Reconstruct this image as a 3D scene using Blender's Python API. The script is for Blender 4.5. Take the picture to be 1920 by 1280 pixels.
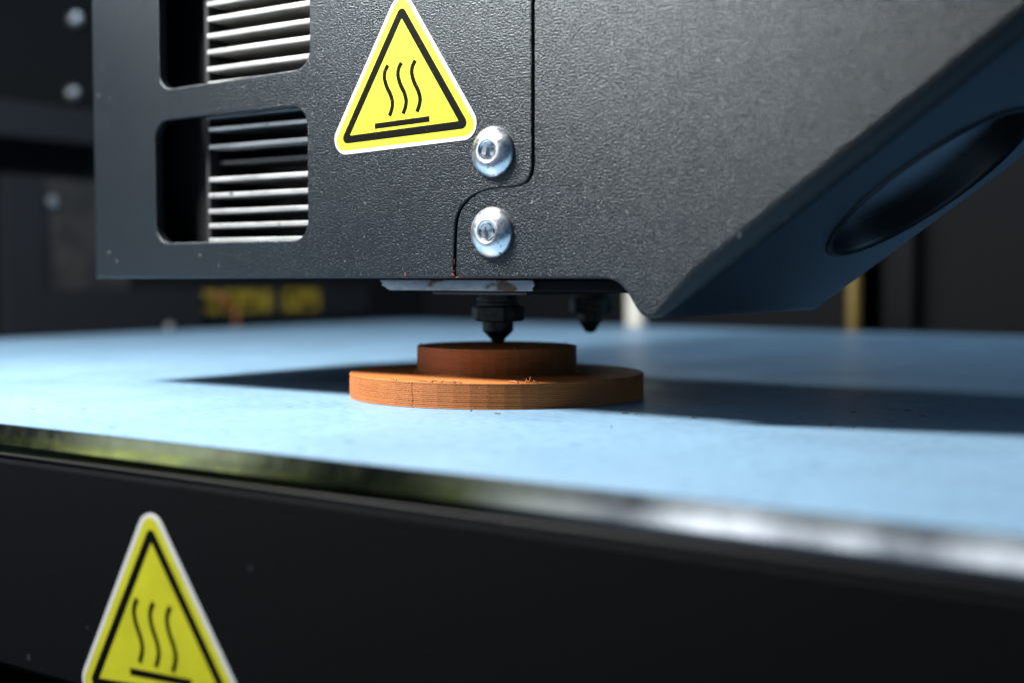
import bpy, bmesh, math, random
from mathutils import Vector, Matrix

# ------------------------------------------------------------------ scene, camera, light
for o in list(bpy.data.objects):
    bpy.data.objects.remove(o, do_unlink=True)
sc = bpy.context.scene
C = sc.collection
S = 0.001                                   # everything below is laid out in millimetres
random.seed(7)

CAM_H, YAW, PITCH = 20.6, math.radians(35), math.radians(2.92)
cd = bpy.data.cameras.new('camera')
cam = bpy.data.objects.new('camera', cd)
C.objects.link(cam)
cam.location = (0, 0, CAM_H * S)
cam.rotation_euler = (math.pi / 2 - PITCH, 0, YAW)
cd.sensor_width = 36
cd.lens = 36 * 2450 / 1920
cd.clip_start = 0.005
cd.clip_end = 20
cd.dof.use_dof = True
cd.dof.focus_distance = 0.200
cd.dof.aperture_fstop = 11.0
cd.dof.aperture_blades = 6
sc.camera = cam

w = bpy.data.worlds.new('World')
sc.world = w
w.use_nodes = True
bg = w.node_tree.nodes['Background']
bg.inputs[0].default_value = (0.26, 0.56, 1.0, 1)
bg.inputs[1].default_value = 0.12


def lamp(name, kind, loc, target, power, color, **kw):
    d = bpy.data.lights.new(name, kind)
    d.energy = power
    d.color = color
    for k, v in kw.items():
        setattr(d, k, v)
    o = bpy.data.objects.new(name, d)
    C.objects.link(o)
    o.location = Vector(loc) * S
    o.rotation_euler = (Vector(target) - Vector(loc)).to_track_quat('-Z', 'Y').to_euler()
    return o


# hard light coming down steeply in front of the print head, from the upper left
lamp('key_lamp', 'AREA', (-236, 56, 222), (-135, 150, 0), 4.3, (1.0, 0.98, 0.95), shape='DISK', size=0.07)


# lamps for window reflections, plus unseen fill panes added for sheen and glints
def window_or_fill(az, el, dist, wd, ht, power, origin=(-100, 140, 30), color=(0.86, 0.94, 1.0)):
    a, e = math.radians(az), math.radians(el)
    v = Vector((-math.sin(a) * math.cos(e), -math.cos(a) * math.cos(e), math.sin(e)))
    p = Vector(origin) + v * dist
    lamp('window_or_fill_lamp', 'AREA', p, origin, power, color, shape='RECTANGLE', size=wd * S, size_y=ht * S)


GL = (-60, 107, -2)
window_or_fill(26.0, 16.5, 900, 86, 190, 0.16, GL)
window_or_fill(19.6, 16.5, 900, 24, 170, 0.05, GL)
window_or_fill(12.5, 16.5, 900, 70, 190, 0.10, GL)
window_or_fill(43, 18, 300, 170, 60, 0.17, (-111, 165, 75))  # fill lamp added for sheen on the upper cover
window_or_fill(36.5, 15.5, 900, 120, 190, 0.13, GL)  # fill pane added for a grey reflection along the plate edge
window_or_fill(50, 9, 900, 120, 240, 0.55)  # fill pane added to brighten the fins and the left cover
lamp('rear_fill', 'AREA', (-200, 395, 270), (-200, 430, 0), 0.6, (0.72, 0.87, 1.0), shape='SQUARE', size=0.04)  # unseen lamp added to brighten the far bed and the pale rod
lamp('side_fill', 'AREA', (190, 310, 170), (-90, 250, 0), 0.17, (0.38, 0.70, 1.0), shape='SQUARE', size=0.15)  # unseen soft lamp added to lift the right of the bed and duct

sc.view_settings.view_transform = 'Standard'
sc.view_settings.look = 'None'
sc.view_settings.exposure = 0
sc.view_settings.gamma = 1
sc.view_settings.use_curve_mapping = False
sc.render.engine = 'CYCLES'
sc.cycles.use_denoising = True
sc.cycles.max_bounces = 8
sc.cycles.sample_clamp_indirect = 4


# ------------------------------------------------------------------ materials
def mat(name, color, rough=0.5, metal=0.0, spec=0.5, coat=0.0):
    m = bpy.data.materials.new(name)
    m.use_nodes = True
    b = m.node_tree.nodes['Principled BSDF']
    b.inputs['Base Color'].default_value = (*color, 1)
    b.inputs['Roughness'].default_value = rough
    b.inputs['Metallic'].default_value = metal
    b.inputs['Specular IOR Level'].default_value = spec
    b.inputs['Coat Weight'].default_value = coat
    return m, m.node_tree, b


def node(nt, kind, **kw):
    n = nt.nodes.new(kind)
    for k, v in kw.items():
        if k in n.inputs:
            n.inputs[k].default_value = v
        else:
            setattr(n, k, v)
    return n


def coords(nt, scale=(1, 1, 1), rot=(0, 0, 0)):
    t = node(nt, 'ShaderNodeTexCoord')
    mp = node(nt, 'ShaderNodeMapping')
    mp.inputs['Scale'].default_value = scale
    mp.inputs['Rotation'].default_value = rot
    nt.links.new(t.outputs['Object'], mp.inputs['Vector'])
    return mp.outputs['Vector']


def noise(nt, vec, scale, detail=3, rough=0.55):
    n = node(nt, 'ShaderNodeTexNoise', Scale=scale, Detail=detail, Roughness=rough)
    nt.links.new(vec, n.inputs['Vector'])
    return n.outputs['Fac']


def ramp(nt, fac, stops):
    r = node(nt, 'ShaderNodeValToRGB')
    e = r.color_ramp.elements
    e[0].position, e[0].color = stops[0][0], (*stops[0][1], 1)
    e[1].position, e[1].color = stops[-1][0], (*stops[-1][1], 1)
    for p, c in stops[1:-1]:
        x = e.new(p)
        x.color = (*c, 1)
    nt.links.new(fac, r.inputs['Fac'])
    return r.outputs['Color']


def mix(nt, fac, a, b):
    m = node(nt, 'ShaderNodeMix', data_type='RGBA')
    nt.links.new(fac, m.inputs[0])
    for s, v in ((m.inputs[6], a), (m.inputs[7], b)):
        if isinstance(v, tuple):
            s.default_value = (*v, 1)
        else:
            nt.links.new(v, s)
    return m.outputs[2]


def bump(nt, bsdf, height, strength, dist_mm, prev=None):
    bp = node(nt, 'ShaderNodeBump', Strength=strength, Distance=dist_mm * S)
    nt.links.new(height, bp.inputs['Height'])
    if prev:
        nt.links.new(prev, bp.inputs['Normal'])
    nt.links.new(bp.outputs['Normal'], bsdf.inputs['Normal'])
    return bp.outputs['Normal']


def g(v):
    return (v, v, v)


def dust(nt, vec, scale, radius, seed_rough=0.35):
    """sparse specks: 1 inside a speck, 0 elsewhere"""
    vo = node(nt, 'ShaderNodeTexVoronoi', Scale=scale)
    nt.links.new(vec, vo.inputs['Vector'])
    big = ramp(nt, vo.outputs['Distance'], [(radius * 0.6, g(1)), (radius, g(0))])
    pick = node(nt, 'ShaderNodeSeparateColor')
    nt.links.new(vo.outputs['Color'], pick.inputs[0])
    sel = ramp(nt, pick.outputs[0], [(seed_rough, g(1)), (seed_rough + 0.01, g(0))])
    m = node(nt, 'ShaderNodeMath', operation='MULTIPLY')
    nt.links.new(big, m.inputs[0])
    nt.links.new(sel, m.inputs[1])
    return m.outputs[0]


# grained dark powder coat of the print head
M_COVER, nt, b = mat('grained_powder_coat', (0.018, 0.021, 0.023), 0.36, spec=0.8)
vec = coords(nt)
vecs = coords(nt, (1, 1, 1.5))
grain = noise(nt, vecs, 2500, 3, 0.6)
gr2 = ramp(nt, grain, [(0.32, g(0)), (0.68, g(1))])
cover_n = bump(nt, b, gr2, 0.85, 0.065)
spk = dust(nt, vec, 420, 0.14, 0.10)
scuff = ramp(nt, noise(nt, coords(nt, (1, 1, 0.25), (0, 0.5, 0)), 300, 3), [(0.735, g(0)), (0.76, g(1))])
mx = node(nt, 'ShaderNodeMath', operation='MAXIMUM')
nt.links.new(spk, mx.inputs[0])
nt.links.new(scuff, mx.inputs[1])
big = noise(nt, vec, 22, 3)
basec = ramp(nt, big, [(0.3, (0.0040, 0.0052, 0.0062)), (0.7, (0.0058, 0.0072, 0.0084))])
coverc = mix(nt, mx.outputs[0], basec, (0.06, 0.065, 0.065))
rr = ramp(nt, big, [(0.3, g(0.36)), (0.7, g(0.42))])
dif = node(nt, 'ShaderNodeBsdfDiffuse')
glo = node(nt, 'ShaderNodeBsdfGlossy', distribution='BECKMANN')
fre = node(nt, 'ShaderNodeFresnel', IOR=1.38)
mxs = node(nt, 'ShaderNodeMixShader')
nt.links.new(coverc, dif.inputs['Color'])
nt.links.new(rr, glo.inputs['Roughness'])
glo.inputs['Color'].default_value = (0.86, 0.94, 1.0, 1)
for sh in (dif, glo, fre):
    nt.links.new(cover_n, sh.inputs['Normal'])
nt.links.new(fre.outputs[0], mxs.inputs[0])
nt.links.new(dif.outputs[0], mxs.inputs[1])
nt.links.new(glo.outputs[0], mxs.inputs[2])
nt.links.new(mxs.outputs[0], nt.nodes['Material Output'].inputs['Surface'])
nt.nodes.remove(b)

# smooth satin black
M_BLACK, nt, b = mat('satin_black_paint', (0.012, 0.013, 0.014), 0.55, spec=0.08)
vec = coords(nt)
spk = dust(nt, vec, 160, 0.09, 0.25)
nt.links.new(mix(nt, spk, (0.0022, 0.0027, 0.0032), (0.014, 0.02, 0.02)), b.inputs['Base Color'])
bump(nt, b, noise(nt, vec, 900, 2), 0.35, 0.08)
M_DARK, nt, b = mat('dark_recess', (0.012, 0.012, 0.013), 0.55)
vec = coords(nt)
nt.links.new(ramp(nt, noise(nt, vec, 120, 4), [(0.35, (0.009, 0.009, 0.010)), (0.7, (0.026, 0.024, 0.022))]), b.inputs['Base Color'])
M_SHROUD, nt, b = mat('grey_plastic_shroud', (0.008, 0.0085, 0.009), 0.55, spec=0.25)
bump(nt, b, noise(nt, coords(nt), 700, 3), 0.4, 0.1)
M_RIM, nt, b = mat('black_rim', (0.004, 0.0045, 0.005), 0.38, spec=0.3)

# aluminium
M_ALU, nt, b = mat('raw_aluminium', (0.72, 0.72, 0.70), 0.42, 0.85)
vec = coords(nt, (0.15, 1, 1))
n1 = noise(nt, vec, 900, 3)
dirt = ramp(nt, noise(nt, coords(nt), 260, 4, 0.7), [(0.60, g(0)), (0.70, g(1))])
nt.links.new(mix(nt, dirt, ramp(nt, n1, [(0.3, (0.30, 0.30, 0.29)), (0.7, (0.50, 0.50, 0.49))]), (0.10, 0.085, 0.07)), b.inputs['Base Color'])
bump(nt, b, n1, 0.4, 0.05)
M_ALUDARK, nt, b = mat('anodised_fin', (0.05, 0.05, 0.05), 0.45, 0.6)
bump(nt, b, noise(nt, coords(nt), 900, 3), 0.4, 0.05)

M_ZINC, nt, b = mat('zinc_plated_steel', (0.70, 0.72, 0.74), 0.28, 1.0)
vec = coords(nt)
n1 = noise(nt, vec, 420, 4, 0.65)
spots = ramp(nt, noise(nt, vec, 1300, 3, 0.6), [(0.64, g(0)), (0.70, g(1))])
nt.links.new(mix(nt, spots, ramp(nt, n1, [(0.3, (0.55, 0.57, 0.60)), (0.7, (0.80, 0.82, 0.84))]), (0.10, 0.07, 0.05)), b.inputs['Base Color'])
nt.links.new(ramp(nt, n1, [(0.3, g(0.20)), (0.7, g(0.42))]), b.inputs['Roughness'])
bump(nt, b, n1, 0.25, 0.1)

# scraped metal strip under the head
M_STRIP, nt, b = mat('scraped_steel_strip', (0.5, 0.52, 0.54), 0.35, 0.75)
vec = coords(nt, (0.5, 1, 1))
n1 = noise(nt, vec, 300, 4, 0.7)
nt.links.new(ramp(nt, n1, [(0.36, (0.10, 0.07, 0.05)), (0.42, (0.24, 0.26, 0.28)), (0.75, (0.40, 0.43, 0.46))]), b.inputs['Base Color'])
bump(nt, b, n1, 0.5, 0.2)

M_NOZZLE, nt, b = mat('sooty_brass', (0.045, 0.038, 0.03), 0.45, 0.6)
nt.links.new(ramp(nt, noise(nt, coords(nt), 500, 4), [(0.35, (0.016, 0.014, 0.012)), (0.75, (0.10, 0.085, 0.06))]), b.inputs['Base Color'])

# printed plastic
M_PLA, nt, b = mat('copper_brown_filament', (0.25, 0.09, 0.03), 0.5, spec=0.3)
vec = coords(nt, (1, 1, 6))
nt.links.new(ramp(nt, noise(nt, vec, 180, 3), [(0.3, (0.27, 0.086, 0.020)), (0.7, (0.32, 0.106, 0.027))]), b.inputs['Base Color'])
b.inputs['Subsurface Weight'].default_value = 0.0

# blue build surface
M_TAPE, nt, b = mat('blue_build_sheet', (0.07, 0.13, 0.2), 0.5, spec=0.3)
vec = coords(nt)
fib = noise(nt, coords(nt, (0.8, 1, 1)), 620, 6, 0.72)
blot = noise(nt, vec, 35, 4, 0.6)
c1 = ramp(nt, fib, [(0.30, (0.076, 0.142, 0.215)), (0.47, (0.118, 0.202, 0.285)), (0.72, (0.148, 0.240, 0.325))])
c2 = ramp(nt, blot, [(0.35, g(0.94)), (0.65, g(1.0))])
mm = node(nt, 'ShaderNodeMix', data_type='RGBA', blend_type='MULTIPLY')
mm.inputs[0].default_value = 1
nt.links.new(c1, mm.inputs[6])
nt.links.new(c2, mm.inputs[7])
dk = dust(nt, coords(nt, (0.5, 1, 1)), 330, 0.16, 0.10)
nt.links.new(mix(nt, dk, mm.outputs[2], (0.03, 0.06, 0.10)), b.inputs['Base Color'])
nt.links.new(ramp(nt, blot, [(0.3, g(0.33)), (0.7, g(0.48))]), b.inputs['Roughness'])
bump(nt, b, fib, 0.6, 0.06)

# glass plate, seen along its edge
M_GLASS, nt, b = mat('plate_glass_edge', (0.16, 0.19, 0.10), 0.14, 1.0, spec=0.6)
n1 = noise(nt, coords(nt, (0.3, 1, 1)), 110, 4, 0.6)
n2 = noise(nt, coords(nt), 420, 3)
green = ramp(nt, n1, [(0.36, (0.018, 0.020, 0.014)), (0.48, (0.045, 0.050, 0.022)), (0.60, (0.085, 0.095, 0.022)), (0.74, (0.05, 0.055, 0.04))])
tc = node(nt, 'ShaderNodeTexCoord')
sx_ = node(nt, 'ShaderNodeSeparateXYZ')
nt.links.new(tc.outputs['Object'], sx_.inputs[0])
mr = node(nt, 'ShaderNodeMapRange')
mr.inputs['From Min'].default_value = -1.9 * S       # upper and lower band of the edge coloured apart
mr.inputs['From Max'].default_value = -1.2 * S
nt.links.new(sx_.outputs['Z'], mr.inputs['Value'])
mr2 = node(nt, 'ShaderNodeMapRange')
mr2.inputs['From Min'].default_value = -82 * S       # yellow-green reflection painted in on the left, fading to neutral on the right
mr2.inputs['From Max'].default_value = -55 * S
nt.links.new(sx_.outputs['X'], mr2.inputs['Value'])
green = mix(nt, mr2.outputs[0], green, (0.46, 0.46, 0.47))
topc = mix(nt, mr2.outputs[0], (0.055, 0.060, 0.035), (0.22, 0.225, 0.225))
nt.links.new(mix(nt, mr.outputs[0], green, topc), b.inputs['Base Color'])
nt.links.new(ramp(nt, n2, [(0.35, g(0.10)), (0.7, g(0.17))]), b.inputs['Roughness'])
bump(nt, b, n2, 0.08, 0.05)
M_SHEET, nt, b = mat('plate_carrier_sheet', (0.008, 0.009, 0.009), 0.5, 0.1, spec=0.2)
bump(nt, b, noise(nt, coords(nt), 500, 3), 0.3, 0.1)

# stickers
M_WHITE, nt, b = mat('sticker_white_vinyl', (0.46, 0.47, 0.47), 0.38)
bump(nt, b, noise(nt, coords(nt), 900, 2), 0.5, 0.03)
M_YELLOW, nt, b = mat('sticker_yellow_print', (0.82, 0.76, 0.012), 0.38)
vec = coords(nt)
nt.links.new(ramp(nt, noise(nt, vec, 150, 4, 0.6), [(0.3, (0.365, 0.365, 0.008)), (0.6, (0.425, 0.425, 0.013))]), b.inputs['Base Color'])
bump(nt, b, noise(nt, vec, 900, 2), 0.5, 0.03)
M_INK, nt, b = mat('sticker_black_print', (0.014, 0.013, 0.010), 0.5, spec=0.05)
spk = dust(nt, coords(nt), 1500, 0.2, 0.16)
nt.links.new(mix(nt, spk, (0.0025, 0.0025, 0.002), (0.05, 0.042, 0.02)), b.inputs['Base Color'])

# chamber
M_WALL, nt, b = mat('chamber_paint', (0.004, 0.005, 0.0062), 0.8, spec=0.1)
bump(nt, b, noise(nt, coords(nt), 300, 3), 0.3, 0.2)
M_WALLGREY, nt, b = mat('chamber_grey_paint', (0.0065, 0.0068, 0.0074), 0.8, spec=0.06)
bump(nt, b, noise(nt, coords(nt), 300, 3), 0.3, 0.2)
M_BEAM, nt, b = mat('grey_frame_paint', (0.010, 0.012, 0.015), 0.7, spec=0.1)
bump(nt, b, noise(nt, coords(nt), 300, 3), 0.3, 0.2)
M_ROD, nt, b = mat('polished_guide_rod', (0.62, 0.60, 0.53), 0.35, 0.0)
bump(nt, b, noise(nt, coords(nt), 300, 2), 0.1, 0.1)
M_BRASS, nt, b = mat('brass_thread', (0.20, 0.14, 0.04), 0.4, 0.6)
bump(nt, b, noise(nt, coords(nt), 300, 2), 0.1, 0.1)
M_AMBER, nt, b = mat('amber_print', (0.20, 0.15, 0.008), 0.6)  # amber set darker than the sticker yellow
M_WIRE, nt, b = mat('orange_wire_jacket', (0.16, 0.035, 0.012), 0.5)
M_CRUMB, nt, b = mat('brown_crumb', (0.12, 0.075, 0.06), 0.6)


# ------------------------------------------------------------------ mesh helpers (mm in, metres out)
def link(name, me, material, parent=None, smooth=False):
    o = bpy.data.objects.new(name, me)
    C.objects.link(o)
    if material and not me.materials:
        me.materials.append(material)
    if smooth:
        me.polygons.foreach_set('use_smooth', [True] * len(me.polygons))
    if parent is not None:
        o.parent = parent
    return o


def pydata(name, verts, faces, material, parent=None, smooth=False, sharp=None, flat=None):
    me = bpy.data.meshes.new(name)
    me.from_pydata([(x * S, y * S, z * S) for x, y, z in verts], [], faces)
    me.validate()
    bm = bmesh.new()
    bm.from_mesh(me)
    bmesh.ops.remove_doubles(bm, verts=bm.verts, dist=1e-7)
    bmesh.ops.recalc_face_normals(bm, faces=bm.faces)
    bm.to_mesh(me)
    bm.free()
    o = link(name, me, material, parent, smooth)
    if sharp:
        me.set_sharp_from_angle(angle=math.radians(sharp))
    if flat:
        ax = Vector(flat)
        for p in me.polygons:
            if abs(p.normal.dot(ax)) > 0.9999:
                p.use_smooth = False
    return o


def box(name, lo, hi, material, parent=None, bev=0.4):
    bm = bmesh.new()
    bmesh.ops.create_cube(bm, size=1)
    lo, hi = Vector(lo), Vector(hi)
    for v in bm.verts:
        v.co = Vector([(lo[i] + (v.co[i] + .5) * (hi[i] - lo[i])) * S for i in range(3)])
    if bev:
        bmesh.ops.bevel(bm, geom=bm.edges[:], offset=bev * S, segments=2, affect='EDGES', profile=0.6)
    me = bpy.data.meshes.new(name)
    bm.to_mesh(me)
    bm.free()
    return link(name, me, material, parent)


def lathe(name, prof, segs, origin, material, parent=None, axis='Z', smooth=True, sharp=35, phase=0.0, cap=True, jitter=None):
    """prof: list of (radius, height)"""
    vs, fs = [], []
    for i, (r, h) in enumerate(prof):
        for k in range(segs):
            a = 2 * math.pi * (k + phase) / segs
            rr_ = r + (jitter(k, i) if jitter else 0)
            x, y = rr_ * math.cos(a), rr_ * math.sin(a)
            p = {'Z': (x, y, h), 'Y-': (x, -h, y), 'Y': (x, h, y)}[axis]
            vs.append((p[0] + origin[0], p[1] + origin[1], p[2] + origin[2]))
    for i in range(len(prof) - 1):
        for k in range(segs):
            k2 = (k + 1) % segs
            fs.append((i * segs + k, i * segs + k2, (i + 1) * segs + k2, (i + 1) * segs + k))
    if cap:
        fs.append(tuple(range(segs)))
        n = (len(prof) - 1) * segs
        fs.append(tuple(n + k for k in range(segs)))
    return pydata(name, vs, fs, material, parent, smooth, sharp if smooth else None)


def fillet(pts, radii, n=8):
    out = []
    N = len(pts)
    for i, p in enumerate(pts):
        r = radii[i] if isinstance(radii, (list, tuple)) else radii
        p = Vector(p)
        if r <= 0:
            out.append(tuple(p))
            continue
        a, c = (Vector(pts[i - 1]) - p).normalized(), (Vector(pts[(i + 1) % N]) - p).normalized()
        ang = a.angle(c)
        t = r / math.tan(ang / 2)
        ctr = p + (a + c).normalized() * (r / math.sin(ang / 2))
        s, e = p + a * t - ctr, p + c * t - ctr
        a0 = math.atan2(s.y, s.x)
        da = math.atan2(e.y, e.x) - a0
        while da > math.pi:
            da -= 2 * math.pi
        while da < -math.pi:
            da += 2 * math.pi
        for k in range(n + 1):
            th = a0 + da * k / n
            out.append((ctr.x + r * math.cos(th), ctr.y + r * math.sin(th)))
    return out


def spline(pts, n=6):
    """Catmull-Rom through an open list of 2D points"""
    P = [Vector(p) for p in pts]
    P = [P[0] * 2 - P[1]] + P + [P[-1] * 2 - P[-2]]
    out = []
    for i in range(1, len(P) - 2):
        for k in range(n):
            t = k / n
            a, b_, c, d = P[i - 1], P[i], P[i + 1], P[i + 2]
            out.append(tuple(0.5 * ((2 * b_) + (c - a) * t + (2 * a - 5 * b_ + 4 * c - d) * t * t + (-a + 3 * b_ - 3 * c + d) * t ** 3)))
    out.append(tuple(P[-2]))
    return out


def sheet(name, loops, thick, material, place, parent=None, bev=0.0, smooth=True):
    """flat plate with holes: loops of (u, v); place(u, v, t) -> xyz with t = 0 at the back, thick at the front"""
    cu = bpy.data.curves.new(name, 'CURVE')
    cu.dimensions = '2D'
    cu.fill_mode = 'BOTH'
    cu.extrude = max(thick / 2 - bev, 1e-4)
    cu.bevel_depth = bev
    cu.bevel_resolution = 2
    cu.offset = -bev
    for lp in loops:
        s = cu.splines.new('POLY')
        s.points.add(len(lp) - 1)
        for q, (u, v) in zip(s.points, lp):
            q.co = (u, v, 0, 1)
        s.use_cyclic_u = True
    t = bpy.data.objects.new('temporary_outline', cu)
    C.objects.link(t)
    dg = bpy.context.evaluated_depsgraph_get()
    me0 = bpy.data.meshes.new_from_object(t.evaluated_get(dg))
    vs = [place(v.co.x, v.co.y, v.co.z + thick / 2) for v in me0.vertices]
    fs = [tuple(p.vertices) for p in me0.polygons]
    bpy.data.objects.remove(t)
    bpy.data.curves.remove(cu)
    bpy.data.meshes.remove(me0)
    fl = (Vector(place(0, 0, 1)) - Vector(place(0, 0, 0))).normalized()
    return pydata(name, vs, fs, material, parent, smooth, 25 if smooth else None, fl)


def ribbon(pts, width):
    P = [Vector(p) for p in pts]
    l, r = [], []
    for i, p in enumerate(P):
        d = (P[min(i + 1, len(P) - 1)] - P[max(i - 1, 0)]).normalized()
        nrm = Vector((-d.y, d.x)) * width / 2
        l.append(tuple(p + nrm))
        r.append(tuple(p - nrm))
    return l + r[::-1]


def tube(name, pts, radius, material, parent=None, segs=6, taper=1.0):
    vs, fs = [], []
    P = [Vector(p) for p in pts]
    for i, p in enumerate(P):
        d = (P[min(i + 1, len(P) - 1)] - P[max(i - 1, 0)]).normalized()
        a = d.cross(Vector((0, 0, 1)) if abs(d.z) < 0.9 else Vector((1, 0, 0))).normalized()
        b_ = d.cross(a)
        rr_ = radius * (1 + (taper - 1) * i / (len(P) - 1))
        for k in range(segs):
            th = 2 * math.pi * k / segs
            vs.append(tuple(p + a * rr_ * math.cos(th) + b_ * rr_ * math.sin(th)))
    for i in range(len(P) - 1):
        for k in range(segs):
            k2 = (k + 1) % segs
            fs.append((i * segs + k, i * segs + k2, (i + 1) * segs + k2, (i + 1) * segs + k))
    fs.append(tuple(range(segs)))
    fs.append(tuple((len(P) - 1) * segs + k for k in range(segs)))
    return pydata(name, vs, fs, material, parent, True)


def thing(name, label, cat, loc=(0, 0, 0), group=None):
    o = bpy.data.objects.new(name, None)
    C.objects.link(o)
    o.empty_display_size = 0.01
    return tag(o, label, cat, group)


def tag(o, label, cat, group=None):
    o['label'] = label
    o['category'] = cat
    if group:
        o['group'] = group
    return o


def struct(o):
    o['kind'] = 'structure'
    return o


# ------------------------------------------------------------------ printing chamber behind and below (setting)
struct(box('wall_left', (-440, 264, -160), (-432, 545, 170), M_WALL, bev=0))
wall_back = struct(box('wall_back', (-431.9, 537, -160), (260, 545, 330), M_WALL, bev=0))
struct(box('floor', (-440, -40, -170), (260, 545, -160.2), M_BLACK, bev=0))



# ------------------------------------------------------------------ heated build platform
plat = thing('build_platform', 'wide flat build platform with glossy blue sheet on a thick glass plate and black front', 'build platform')
BX0, BX1, BY0, BY1 = -379, 70, 106.6, 458
FRONT = 106.6
# blue sheet with rounded far corner
lp = fillet([(BX0 + 1, BY0 + 1.0), (BX1 - 1, BY0 + 1.0), (BX1 - 1, BY1 - 1), (BX0 + 1, BY1 - 1)], [4, 4, 12, 12])
sheet('blue_sheet', [lp], 0.20, M_TAPE, lambda u, v, t: (u, v, t - 0.2), plat, 0.04)
gp = [(1.0, -0.22), (0.34, -2.8), (0.30, -3.3), (0.5, -3.92)]
vs = []
for dx, row in ((BX0, gp), (BX1, gp)):
    vs += [(dx, BY0 + a_, b_) for a_, b_ in row] + [(dx, BY1, -3.92), (dx, BY1, -0.22)]
n_ = len(gp) + 2
fs = [tuple(range(n_)), tuple(range(2 * n_ - 1, n_ - 1, -1))] + [(i, (i + 1) % n_, n_ + (i + 1) % n_, n_ + i) for i in range(n_)]
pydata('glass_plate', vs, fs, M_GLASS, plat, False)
sheet('carrier_sheet', [fillet([(BX0 - .3, BY0 + .1), (BX1 + .3, BY0 + .1), (BX1 + .3, BY1), (BX0 - .3, BY1)], [4, 4, 12, 12])],
      0.4, M_SHEET, lambda u, v, t: (u, v, t - 4.4), plat, 0.1)
box('front_panel', (BX0 + 2, FRONT, -34.0), (BX1 - 2, FRONT + 3, -4.6), M_BLACK, plat, 0.7)
box('tray', (BX0 + 4, FRONT + 4, -24), (BX1 - 4, BY1 - 4, -4.7), M_DARK, plat, 0.5)


# ------------------------------------------------------------------ warning sticker (shared design, local u right / v up, mm)
def make_sticker(parent, place, tri, waves, bar, out, band=1.28, stroke=0.76):
    """tri: black outer triangle; out: growth of yellow and white beyond it"""
    st = bpy.data.objects.new('warning_sticker', None)
    C.objects.link(st)
    st.parent = parent
    ctr = sum((Vector(p) for p in tri), Vector((0, 0))) / 3

    def grow(d):
        res = []
        for i in range(3):
            p, a, c = Vector(tri[i]), Vector(tri[i - 1]), Vector(tri[(i + 1) % 3])
            e1, e2 = (a - p).normalized(), (c - p).normalized()
            ang = e1.angle(e2)
            res.append(tuple(p - (e1 + e2).normalized() * d / math.sin(ang / 2)))
        return res

    sheet('white_backing', [fillet(grow(out[1]), 2.6, 12)], 0.10, M_WHITE, lambda u, v, t: place(u, v, t), st, 0.03)
    sheet('yellow_field', [fillet(grow(out[0]), 1.7, 12)], 0.03, M_YELLOW, lambda u, v, t: place(u, v, t + 0.095), st)
    sheet('black_border', [fillet(grow(0), 0.95, 10), fillet(grow(-band), 0.12, 4)], 0.02, M_INK, lambda u, v, t: place(u, v, t + 0.118), st)
    for wv in waves:
        sheet('heat_wave', [ribbon(spline(wv, 6), stroke)], 0.02, M_INK, lambda u, v, t: place(u, v, t + 0.118), st)
    sheet('hot_surface_bar', [ribbon(bar, stroke * 1.2)], 0.02, M_INK, lambda u, v, t: place(u, v, t + 0.118), st)
    return st


WAVE = [(0, 0), (-0.62, -0.99), (-0.72, -2.08), (-0.25, -3.46), (0.55, -4.85), (0.95, -6.1), (0.79, -7.18), (0.3, -8.24)]


def waves_at(starts, k=1.0, kx=1.0):
    return [[(x + a * kx, z + b_ * k) for a, b_ in WAVE] for x, z in starts]


st = make_sticker(plat, lambda u, v, t: (u, FRONT - t - 0.02, v),
                  [(-129.63, -10.3), (-142.4, -33.2), (-114.6, -31.0)],
                  waves_at([(-132.3, -20.2), (-129.2, -20.25), (-126.05, -20.32)], 0.98, 0.9),
                  [(-133.9, -29.75), (-122.3, -29.2)], (1.15, 1.85))
st['label'] = 'yellow triangular hot surface warning sticker on the black front panel'

# ------------------------------------------------------------------ print head
head = thing('print_head', 'dark grey grained print head housing with vents above the brown part', 'print head')
YF = 164.8                                   # plane of the covers
TOP = 104
seam = [(-111.46, TOP), (-111.46, 80), (-111.46, 60), (-111.46, 45), (-111.45, 38.2), (-111.6, 36.4), (-112.1, 35.1), (-113.2, 34.35), (-115.2, 34.0), (-118.9, 33.85),
        (-121.4, 33.4), (-123.6, 32.4), (-125.2, 30.9), (-126.0, 29.1), (-126.3, 26), (-126.4, 23), (-126.45, 20.9)]
seam = spline(seam, 5)
# left cover with two window openings
left = [(-215.9, 20.0)] + [(-127.3, 20.0), (-126.75, 20.25)] + [(x - 0.28, z) for x, z in seam[::-1]] + [(-215.9, TOP)]
lo_win = fillet([(-197.7, 26.6), (-158.4, 26.6), (-158.4, 49.6), (-197.7, 49.4)], [3.4, 3.4, 3.6, 3.6])
hi_win = fillet([(-196.2, 55.2), (-157.7, 55.9), (-157.7, 78.5), (-196.2, 78.5)], [3.0, 3.4, 3.4, 3.4])


def on_face(u, v, t):                        # t = 2 at the front face
    return (u, YF + 2.0 - t, v)


sheet('vented_cover', [left, lo_win, hi_win], 2.0, M_COVER, on_face, head, 0.28)

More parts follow.
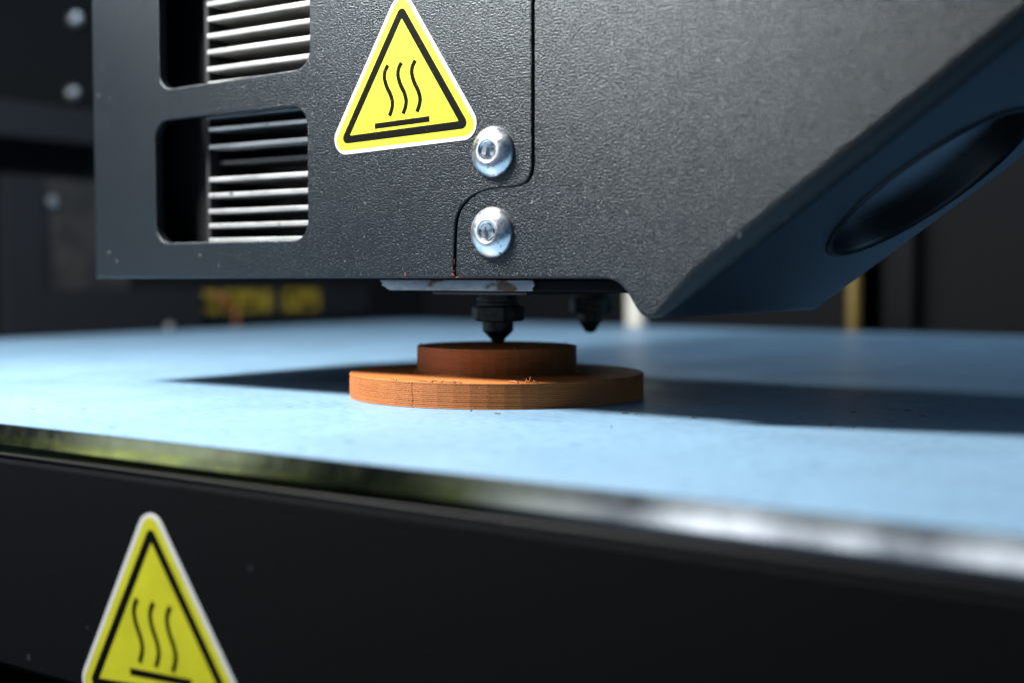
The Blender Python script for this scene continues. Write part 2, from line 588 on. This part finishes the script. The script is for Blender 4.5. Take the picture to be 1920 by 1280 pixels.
# right cover: rounded into the slanted duct face underneath
bottom = [(-126.1, 20.05), (-99.0, 20.05)] + spline([(-99.0, 20.05), (-97.3, 19.75), (-95.9, 18.9), (-94.9, 17.7), (-93.9, 16.3), (-92.9, 15.1), (-91.7, 14.45),
                                                     (-90.4, 14.35), (-89.2, 14.85)], 4)[1:]
SL0 = Vector((-89.2, 14.85))
SDIR = Vector((0.8115, 0.5844))
SLEN = 100.0
bottom = bottom + [tuple(SL0 + SDIR * d) for d in (3, 8, 20, 40, 60, 80, SLEN)]
RAD = []
for (x, z) in bottom:
    RAD.append(0.35 if x < -93 else min(2.8, 0.35 + (x + 93) * 0.24))
inner_side = [(x + 0.28, z) for x, z in seam][::-1]          # up along the seam
DEPTH = 58.0


def right_cover():
    N = len(bottom)
    nrm = []
    for i in range(N):
        a, c = Vector(bottom[max(i - 1, 0)]), Vector(bottom[min(i + 1, N - 1)])
        d = (c - a).normalized()
        nrm.append(Vector((-d.y, d.x)))      # inward (up / left)
    K = 6
    rings = []
    vs, fs = [], []
    for k in range(K + 1):
        a = math.pi / 2 * k / K
        row = []
        for i in range(N):
            R = RAD[i]
            p = Vector(bottom[i]) + nrm[i] * R * (1 - math.sin(a))
            row.append(len(vs))
            vs.append((p.x, YF + R * (1 - math.cos(a)), p.y))
        rings.append(row)
    for k in range(K):
        for i in range(N - 1):
            fs.append((rings[k][i], rings[k][i + 1], rings[k + 1][i + 1], rings[k + 1][i]))
    # flat face: inner ring + top + seam side
    side = []
    for x, z in inner_side:
        side.append(len(vs))
        vs.append((x, YF, z))
    endp = Vector(bottom[-1])
    vs.append((endp.x, YF, TOP))
    ctop = len(vs) - 1
    fs.append(tuple(rings[0]) + (ctop,) + tuple(side[::-1]))
    # seam flank going back
    base = len(vs)
    for x, z in inner_side:
        vs.append((x, YF + 2.2, z))
    for i in range(len(inner_side) - 1):
        fs.append((side[i], side[i + 1], base + i + 1, base + i))
    # underside going back (not the slanted part, which is its own panel)
    nb = next(i for i, p in enumerate(bottom) if p[0] > -89.3)
    back = []
    for i in range(nb + 1):
        back.append(len(vs))
        vs.append((bottom[i][0], YF + (2.2 if bottom[i][0] < -97 else DEPTH), bottom[i][1]))
    for i in range(nb):
        fs.append((rings[K][i], rings[K][i + 1], back[i + 1], back[i]))
    return pydata('duct_cover', vs, fs, M_COVER, head, True, 30, (0, 1, 0))


right_cover()

# slanted duct face with a round fan opening
SN = Vector((SDIR.y, -SDIR.x))               # outward normal (right / down) in XZ


def on_slant(s, y, t):                       # t: outwards
    p = SL0 + SDIR * s + SN * t
    return (p.x, y, p.y)


RB = 2.8


def srect():
    a = [(0, YF + RAD[bottom.index(tuple(SL0))] if tuple(SL0) in bottom else YF + 1.3), (3, YF + 2.1), (8, YF + RB), (SLEN, YF + RB), (SLEN, YF + DEPTH), (0, YF + DEPTH)]
    return a


FC, FR = (33.0, YF + 34.8), 18.2
circ = [(FC[0] + FR * math.cos(2 * math.pi * k / 72), FC[1] + FR * math.sin(2 * math.pi * k / 72)) for k in range(72)]
sp = sheet('slanted_duct_face', [srect(), circ], 1.6, M_COVER, lambda s, y, t: on_slant(s, y, t - 1.6), head)
# fan opening: glossy stepped rim, dished hub


def slant_lathe(name, prof, segs, material, parent):
    vs, fs = [], []
    for r, h in prof:
        for k in range(segs):
            a = 2 * math.pi * k / segs
            vs.append(on_slant(FC[0] + r * math.cos(a), FC[1] + r * math.sin(a), h))
    for i in range(len(prof) - 1):
        for k in range(segs):
            k2 = (k + 1) % segs
            fs.append((i * segs + k, i * segs + k2, (i + 1) * segs + k2, (i + 1) * segs + k))
    return pydata(name, vs, fs, material, parent, True, 35)


fan = slant_lathe('fan_opening', [(18.15, 0.0), (17.9, 0.30), (17.4, 0.36), (17.1, 0.1), (16.9, -0.6), (16.8, -4.3)], 72, M_RIM, head)
slant_lathe('recess_floor', [(16.75, -4.2), (9.0, -4.3), (0.01, -4.3)], 60, M_COVER, fan)

# body behind the covers
box('housing_back', (-215, YF + DEPTH - 3, 21), (-99, YF + DEPTH, TOP), M_DARK, head, 0.4)
box('rear_shadow_block', (-225, YF + DEPTH + .1, 76), (-20, YF + 124, TOP), M_DARK, head, 0.5)  # unseen block added to extend the head's shadow over the bed
box('housing_side', (-215.8, YF + 2.1, 20.6), (-213.8, YF + DEPTH - 3.2, TOP), M_COVER, head, 0.3)
box('housing_top', (-215.8, YF + 2.3, TOP - 2), (-20, YF + DEPTH, TOP - 0.2), M_COVER, head, 0.3)
box('housing_floor', (-213.6, YF + 2.4, 20.9), (-99.5, YF + DEPTH - 3.3, 22.6), M_BLACK, head, 0.3)
box('cover_backing', (-156.0, YF + 2.3, 22.8), (-99.5, YF + 4.0, TOP - 2.2), M_DARK, head, 0.0)
box('fan_shroud', (-204.0, YF + 8.5, 23.0), (-190.2, YF + 24, TOP - 3), M_SHROUD, head, 0.6)

# heat sink with fins behind the openings
sink = box('heat_sink', (-188.2, YF + 16, 23), (-156.6, YF + 26, TOP - 3), M_DARK, head, 0.4)
PITCHF = 2.93
zf = [26.9 + PITCHF * k for k in range(18)]
for k, zc in enumerate(zf):
    x0 = -188.0 + random.uniform(-0.15, 0.15)
    dark = (k == 5)
    y0 = YF + 4.4 + (2.6 if dark else random.uniform(-0.1, 0.15))
    f = box('fin', (x0, y0, zc - 0.44), (-156.4, YF + 15.9, zc + 0.44), M_ALUDARK if dark else M_ALU, sink, 0.16)
    f.rotation_euler = (0, random.uniform(-0.002, 0.002), 0)
box('side_post', (-189.7, YF + 5.2, 23.2), (-188.4, YF + 16, TOP - 3), M_SHROUD, sink, 0.3)

# button head screws
for (sx, sz, ph) in ((-118.95, 39.55, 0.3), (-119.15, 27.15, 0.62)):
    prof = [(3.9, 0.0), (3.92, 0.22), (3.75, 0.55), (3.35, 0.98), (2.8, 1.35), (2.2, 1.60), (1.78, 1.68), (1.62, 1.64), (1.42, 1.42)]
    scr = lathe('button_screw', prof, 64, (sx, YF, sz), M_ZINC, head, 'Y-', True, 40, cap=False)
    lathe('hex_socket', [(1.46, 1.44), (1.34, 1.3), (1.30, 0.35), (0.7, 0.15), (0.01, 0.1)], 6, (sx, YF, sz), M_ZINC, scr, 'Y-', False, phase=ph, cap=False)
    lathe('washer_gap', [(4.05, 0.02), (3.8, 0.03)], 48, (sx, YF, sz), M_DARK, scr, 'Y-', True, cap=False)

# scraped strip and bracket under the covers
rag = [(-147.6, 19.75), (-146.9, 19.1), (-147.2, 18.85), (-146.4, 18.55), (-145.9, 18.2), (-145.2, 18.0), (-116.2, 18.0), (-115.8, 18.1), (-115.9, 18.55), (-115.5, 18.9), (-115.8, 19.75)]
sheet('scraped_strip', [rag], 0.5, M_STRIP, lambda u, v, t: (u, 171.6 - t, v), head, 0.06)
box('hot_end_bracket', (-146.2, 171.7, 17.9), (-99.5, 200, 19.9), M_BLACK, head, 0.3)
box('heater_block', (-142, 178.5, 17.2), (-122, 222, 17.95), M_DARK, head, 0.3)

NX, NY = -139.7, 195.0
for (nx, ny, dz, k) in ((NX, NY, -0.54, 1.045), (-137.2, 223.2, 0.39, 0.9)):
    noz = lathe('nozzle', [(0.45, 8.62 + dz), (1.15, 8.9 + dz), (1.3, 9.3 + dz), (2.72 * k, 10.9 + dz), (2.75 * k, 12.7 + dz)], 40, (nx, ny, 0), M_NOZZLE, head, 'Z', True, 30)
    lathe('hexagon', [(4.2 * k, 12.55 + dz), (4.85 * k, 12.85 + dz), (4.85 * k, 15.2 + dz), (4.3 * k, 15.5 + dz)], 6, (nx, ny, 0), M_NOZZLE, noz, 'Z', False, phase=0.28)
    lathe('threaded_collar', [(3.3, 15.3 + dz), (3.9, 15.5 + dz), (3.9, 15.95 + dz), (3.3, 16.1 + dz), (3.3, 16.25 + dz), (3.9, 16.4 + dz), (3.9, 16.9 + dz), (3.4, 17.0 + dz), (3.4, 17.4 + dz)], 32, (nx, ny, 0), M_NOZZLE, noz, 'Z', True, 30)

# sticker on the vented cover
st = make_sticker(head, lambda u, v, t: (u, YF - t - 0.01, v),
                  [(-137.1, 64.3), (-150.75, 42.45), (-123.2, 43.5)],
                  waves_at([(-140.03, 54.7), (-137.15, 54.85), (-134.26, 54.95)]),
                  [(-142.9, 45.0), (-131.4, 45.42)], (1.15, 1.8))
st['label'] = 'yellow triangular hot surface warning sticker with white rim on the cover'

# filament whiskers caught along the seam
for (x, z, dx, dz) in ((-126.6, 20.4, 0.5, 1.2), (-126.2, 20.3, -0.7, 0.5), (-126.5, 22.3, 0.3, 0.9), (-136.3, 20.0, -0.2, 0.9), (-126.2, 20.1, 0.9, 0.2)):
    tube('filament_whisker', [(x, YF - 0.1, z), (x + dx * .5, YF - 0.35, z + dz * .6), (x + dx, YF - 0.2, z + dz)], 0.10, M_WIRE, head, 5, 0.4)

head.scale = (0.956,) * 3
head.location = (0, 0, 0.906 * S)

# ------------------------------------------------------------------ printed part
part = thing('printed_part', 'brown plastic round part with a smaller drum on a ridged disc under the nozzle', 'printed part')
PX, PY = -130.6, 182.0


def layered(z0, z1, n, r, bulge, top_in):
    prof = [(r - bulge, z0)]
    h = (z1 - z0) / n
    for i in range(n):
        z = z0 + i * h
        off = random.uniform(-0.015, 0.015)
        prof += [(r - bulge + off, z + 0.06 * h), (r - bulge * 0.2 + off, z + 0.24 * h), (r + off, z + 0.5 * h), (r - bulge * 0.2 + off, z + 0.76 * h), (r - bulge + off, z + 0.94 * h)]
    prof.append((r - 0.25, z1 + 0.02))
    prof.append((top_in, z1 + 0.02))
    return prof


def facets(seed, amp):
    rnd = random.Random(seed)
    a = [rnd.uniform(-amp, amp) for _ in range(200)]
    return lambda k, i: a[k]


disc = lathe('base_disc', layered(0.0, 4.05, 14, 25.15, 0.10, 0.01), 60, (PX, PY, 0), M_PLA, part, 'Z', False, phase=0.35, jitter=facets(3, 0.016))
drum = lathe('drum', layered(4.06, 8.55, 16, 13.7, 0.06, 0.01), 44, (PX, PY, 0), M_PLA, part, 'Z', False, phase=0.2, jitter=facets(5, 0.015))
lathe('first_layer_rim', [(14.35, 4.05), (14.4, 4.2), (14.2, 4.32), (13.5, 4.34)], 60, (PX, PY, 0), M_PLA, part, cap=False)
# start-of-layer seam on the disc
az = math.radians(273.8)
bm = bmesh.new()
for i in range(14):
    zz = 0.16 + i * 4.05 / 14
    aa = az + random.uniform(-0.006, 0.006)
    m = Matrix.Translation(Vector((PX + 25.1 * math.cos(aa), PY + 25.1 * math.sin(aa), zz)) * S) @ Matrix.Diagonal((1, 1, 0.8, 1))
    bmesh.ops.create_icosphere(bm, subdivisions=1, radius=random.uniform(0.10, 0.145) * S, matrix=m)
me = bpy.data.meshes.new('layer_seam')
bm.to_mesh(me)
bm.free()
link('layer_seam', me, M_PLA, part, True)
# loose strands along the rim and whiskers on the drum
rim = [(262, 0.6, 2.0), (274, 1.0, 3.6), (279, 1.5, 3.0), (283, 0.9, 3.4), (287, 1.3, 2.6), (310, 1.2, 1.4), (316, 0.7, 1.8)]
for (deg, ins, ln) in rim:
    a = math.radians(deg)
    pts = []
    for k in range(5):
        t = k / 4
        r_ = 25.0 - ins * (1 - t) * 1.3
        aa = a + ln / 25 * t
        pts.append((PX + r_ * math.cos(aa), PY + r_ * math.sin(aa), 4.12 + 0.16 * math.sin(math.pi * t)))
    tube('loose_strand', pts, 0.13, M_PLA, part, 5)
for (deg, h) in ((317.5, 1.0), (316.2, 0.65), (318.8, 0.5)):
    a = math.radians(deg)
    p = Vector((PX + 24.6 * math.cos(a), PY + 24.6 * math.sin(a), 4.0))
    tube('loose_strand', [p, p + Vector((0.05, 0, h * .6)), p + Vector((random.uniform(-.3, .3), 0, h))], 0.12, M_PLA, part, 5, 0.4)
for deg in (205, 214, 262, 318, 335, 20, 60, 120):
    a = math.radians(deg)
    p = Vector((PX + 13.3 * math.cos(a), PY + 13.3 * math.sin(a), 8.5))
    tube('whisker', [p, p + Vector((0.03, 0, 0.25)), p + Vector((random.uniform(-.12, .12), 0, random.uniform(.35, .6)))], 0.09, M_PLA, part, 5, 0.4)

# crumbs lying on the blue sheet
for i, (x, y, sz) in enumerate([(-122.5, 159.3, .5), (-125.8, 160.2, .45), (-120.9, 158.9, .35), (-118.2, 158.0, .4), (-112.6, 157.0, .5), (-124.0, 158.0, .3), (-97.2, 168.0, .6), (-95.5, 168.3, .4),
                                (-86.0, 168.5, .45), (-74.0, 178, .5), (-66.5, 171, .5), (-61, 180, .55), (-63, 170.5, .4), (-60, 190, .5), (-58, 194, .45), (-64, 196, .5), (-90, 152, .35), (-70, 189, .4)]):
    pts = [(x + sz * t * 0.9 * math.cos(i * 1.7), y + sz * t * math.sin(i * 1.7), 0.09 + 0.05 * math.sin(3 * t + i)) for t in (-1, -.3, .4, 1)]
    tag(tube('filament_crumb', pts, 0.10, M_CRUMB, None, 5, 0.7), 'tiny brown plastic crumb lying on the blue sheet near the printed disc', 'crumb', 'crumbs on the blue sheet')

# ------------------------------------------------------------------ things in the chamber behind
bm_ = tag(box('cross_beam', (-431.5, 150, 70), (-418, 331, 83), M_BEAM, None, 1.0), 'dim grey horizontal beam on the dark chamber wall beside the print head', 'beam')
br = thing('mounting_bracket', 'dark grey bracket frame low on the chamber wall beside the vents', 'bracket')
box('upright', (-431.5, 286, -30), (-426, 303, 57), M_BEAM, br, 0.8)
box('foot_plate', (-431.5, 303.2, -30), (-426, 380, 14.5), M_BEAM, br, 0.8)
box('inner_plate', (-431.6, 303.3, 14.8), (-430.2, 345, 57), M_DARK, br, 0.4)


def wall_bolt(y, z, r, x=-431.8, m=M_ZINC):
    o = lathe('wall_bolt', [(r, 0.0), (r, r * .4), (r * .7, r * .8), (0.01, r * .95)], 20, (0, 0, 0), m, None, 'Z', True, 40, cap=False)
    o.rotation_euler = (0, math.pi / 2, 0)
    o.location = (x * S, y * S, z * S)
    return o


tag(wall_bolt(321.5, 119, 3.2), 'uppermost bright round bolt on the dark chamber wall', 'bolt')
tag(wall_bolt(320, 90.4, 3.2), 'bright round bolt just above the grey cross beam', 'bolt')
tag(wall_bolt(308.5, 48.2, 2.6, -430.1), 'dull bolt on the bracket below the grey cross beam', 'bolt')
tag(wall_bolt(361, -1.0, 1.9, -425.9), 'small bolt at the edge of the blue sheet on the bracket foot', 'bolt')

lab = thing('caution_label', 'blurred yellow and black caution label on the chamber wall under the vents', 'label')
box('label_plate', (-431.8, 378, 1.0), (-430.6, 492, 14.2), M_BEAM, lab, 0.2)
for (y0, y1) in ((379, 392), (394.5, 416), (418, 424), (432, 455)):
    box('yellow_block', (-430.55, y0, 4.2), (-430.3, y1, 13.6), M_AMBER, lab, 0)
for (y0, y1, z0, z1) in ((383, 390, 7, 10), (398, 402, 6, 12), (406, 413, 6, 9.5), (435, 440, 8, 12), (444, 451, 5.5, 9)):
    box('print_block', (-430.28, y0, z0), (-430.1, y1, z1), M_INK, lab, 0)
tag(tube('orange_wire', [(-425, 396, -20), (-425.5, 397, -6), (-426, 399, 2), (-427, 396, 8), (-428, 388, 12)], 1.0, M_WIRE, None, 8), 'thin orange wire hanging in front of the yellow caution label', 'wire')


def rod(name, x, y, r, m, label, cat, thread=False):
    if thread:
        prof = []
        for i in range(0, 130):
            prof.append((r * (0.82 if i % 2 else 1.0), -150 + i * 3.0))
    else:
        prof = [(r, -150), (r, 240)]
    return tag(lathe(name, prof, 24, (x, y, 0), m, None, 'Z', True, 40), label, cat)


rod('guide_rod', -268, 472, 4.0, M_ROD, 'pale polished vertical guide rod behind the blue sheet near the nozzles', 'rod')
rod('lead_screw', -175, 472, 3.0, M_BRASS, 'thin brass vertical screw behind the slanted duct', 'rod', True)
tag(box('frame_column', (-171, 488, -150), (-158, 500, 240), M_BLACK, None, 1.0), 'black vertical frame column beside the brass screw', 'column')
tag(box('rear_cover', (-263, 505, -120), (-184, 520, 240), M_WALLGREY, None, 1.0), 'dark grey rear cover panel between pale rod and brass screw', 'panel')
tag(box('side_cover', (-156, 500, -120), (120, 515, 240), M_WALLGREY, None, 1.0), 'plain grey rear panel under the slanted duct beyond the black column', 'panel')
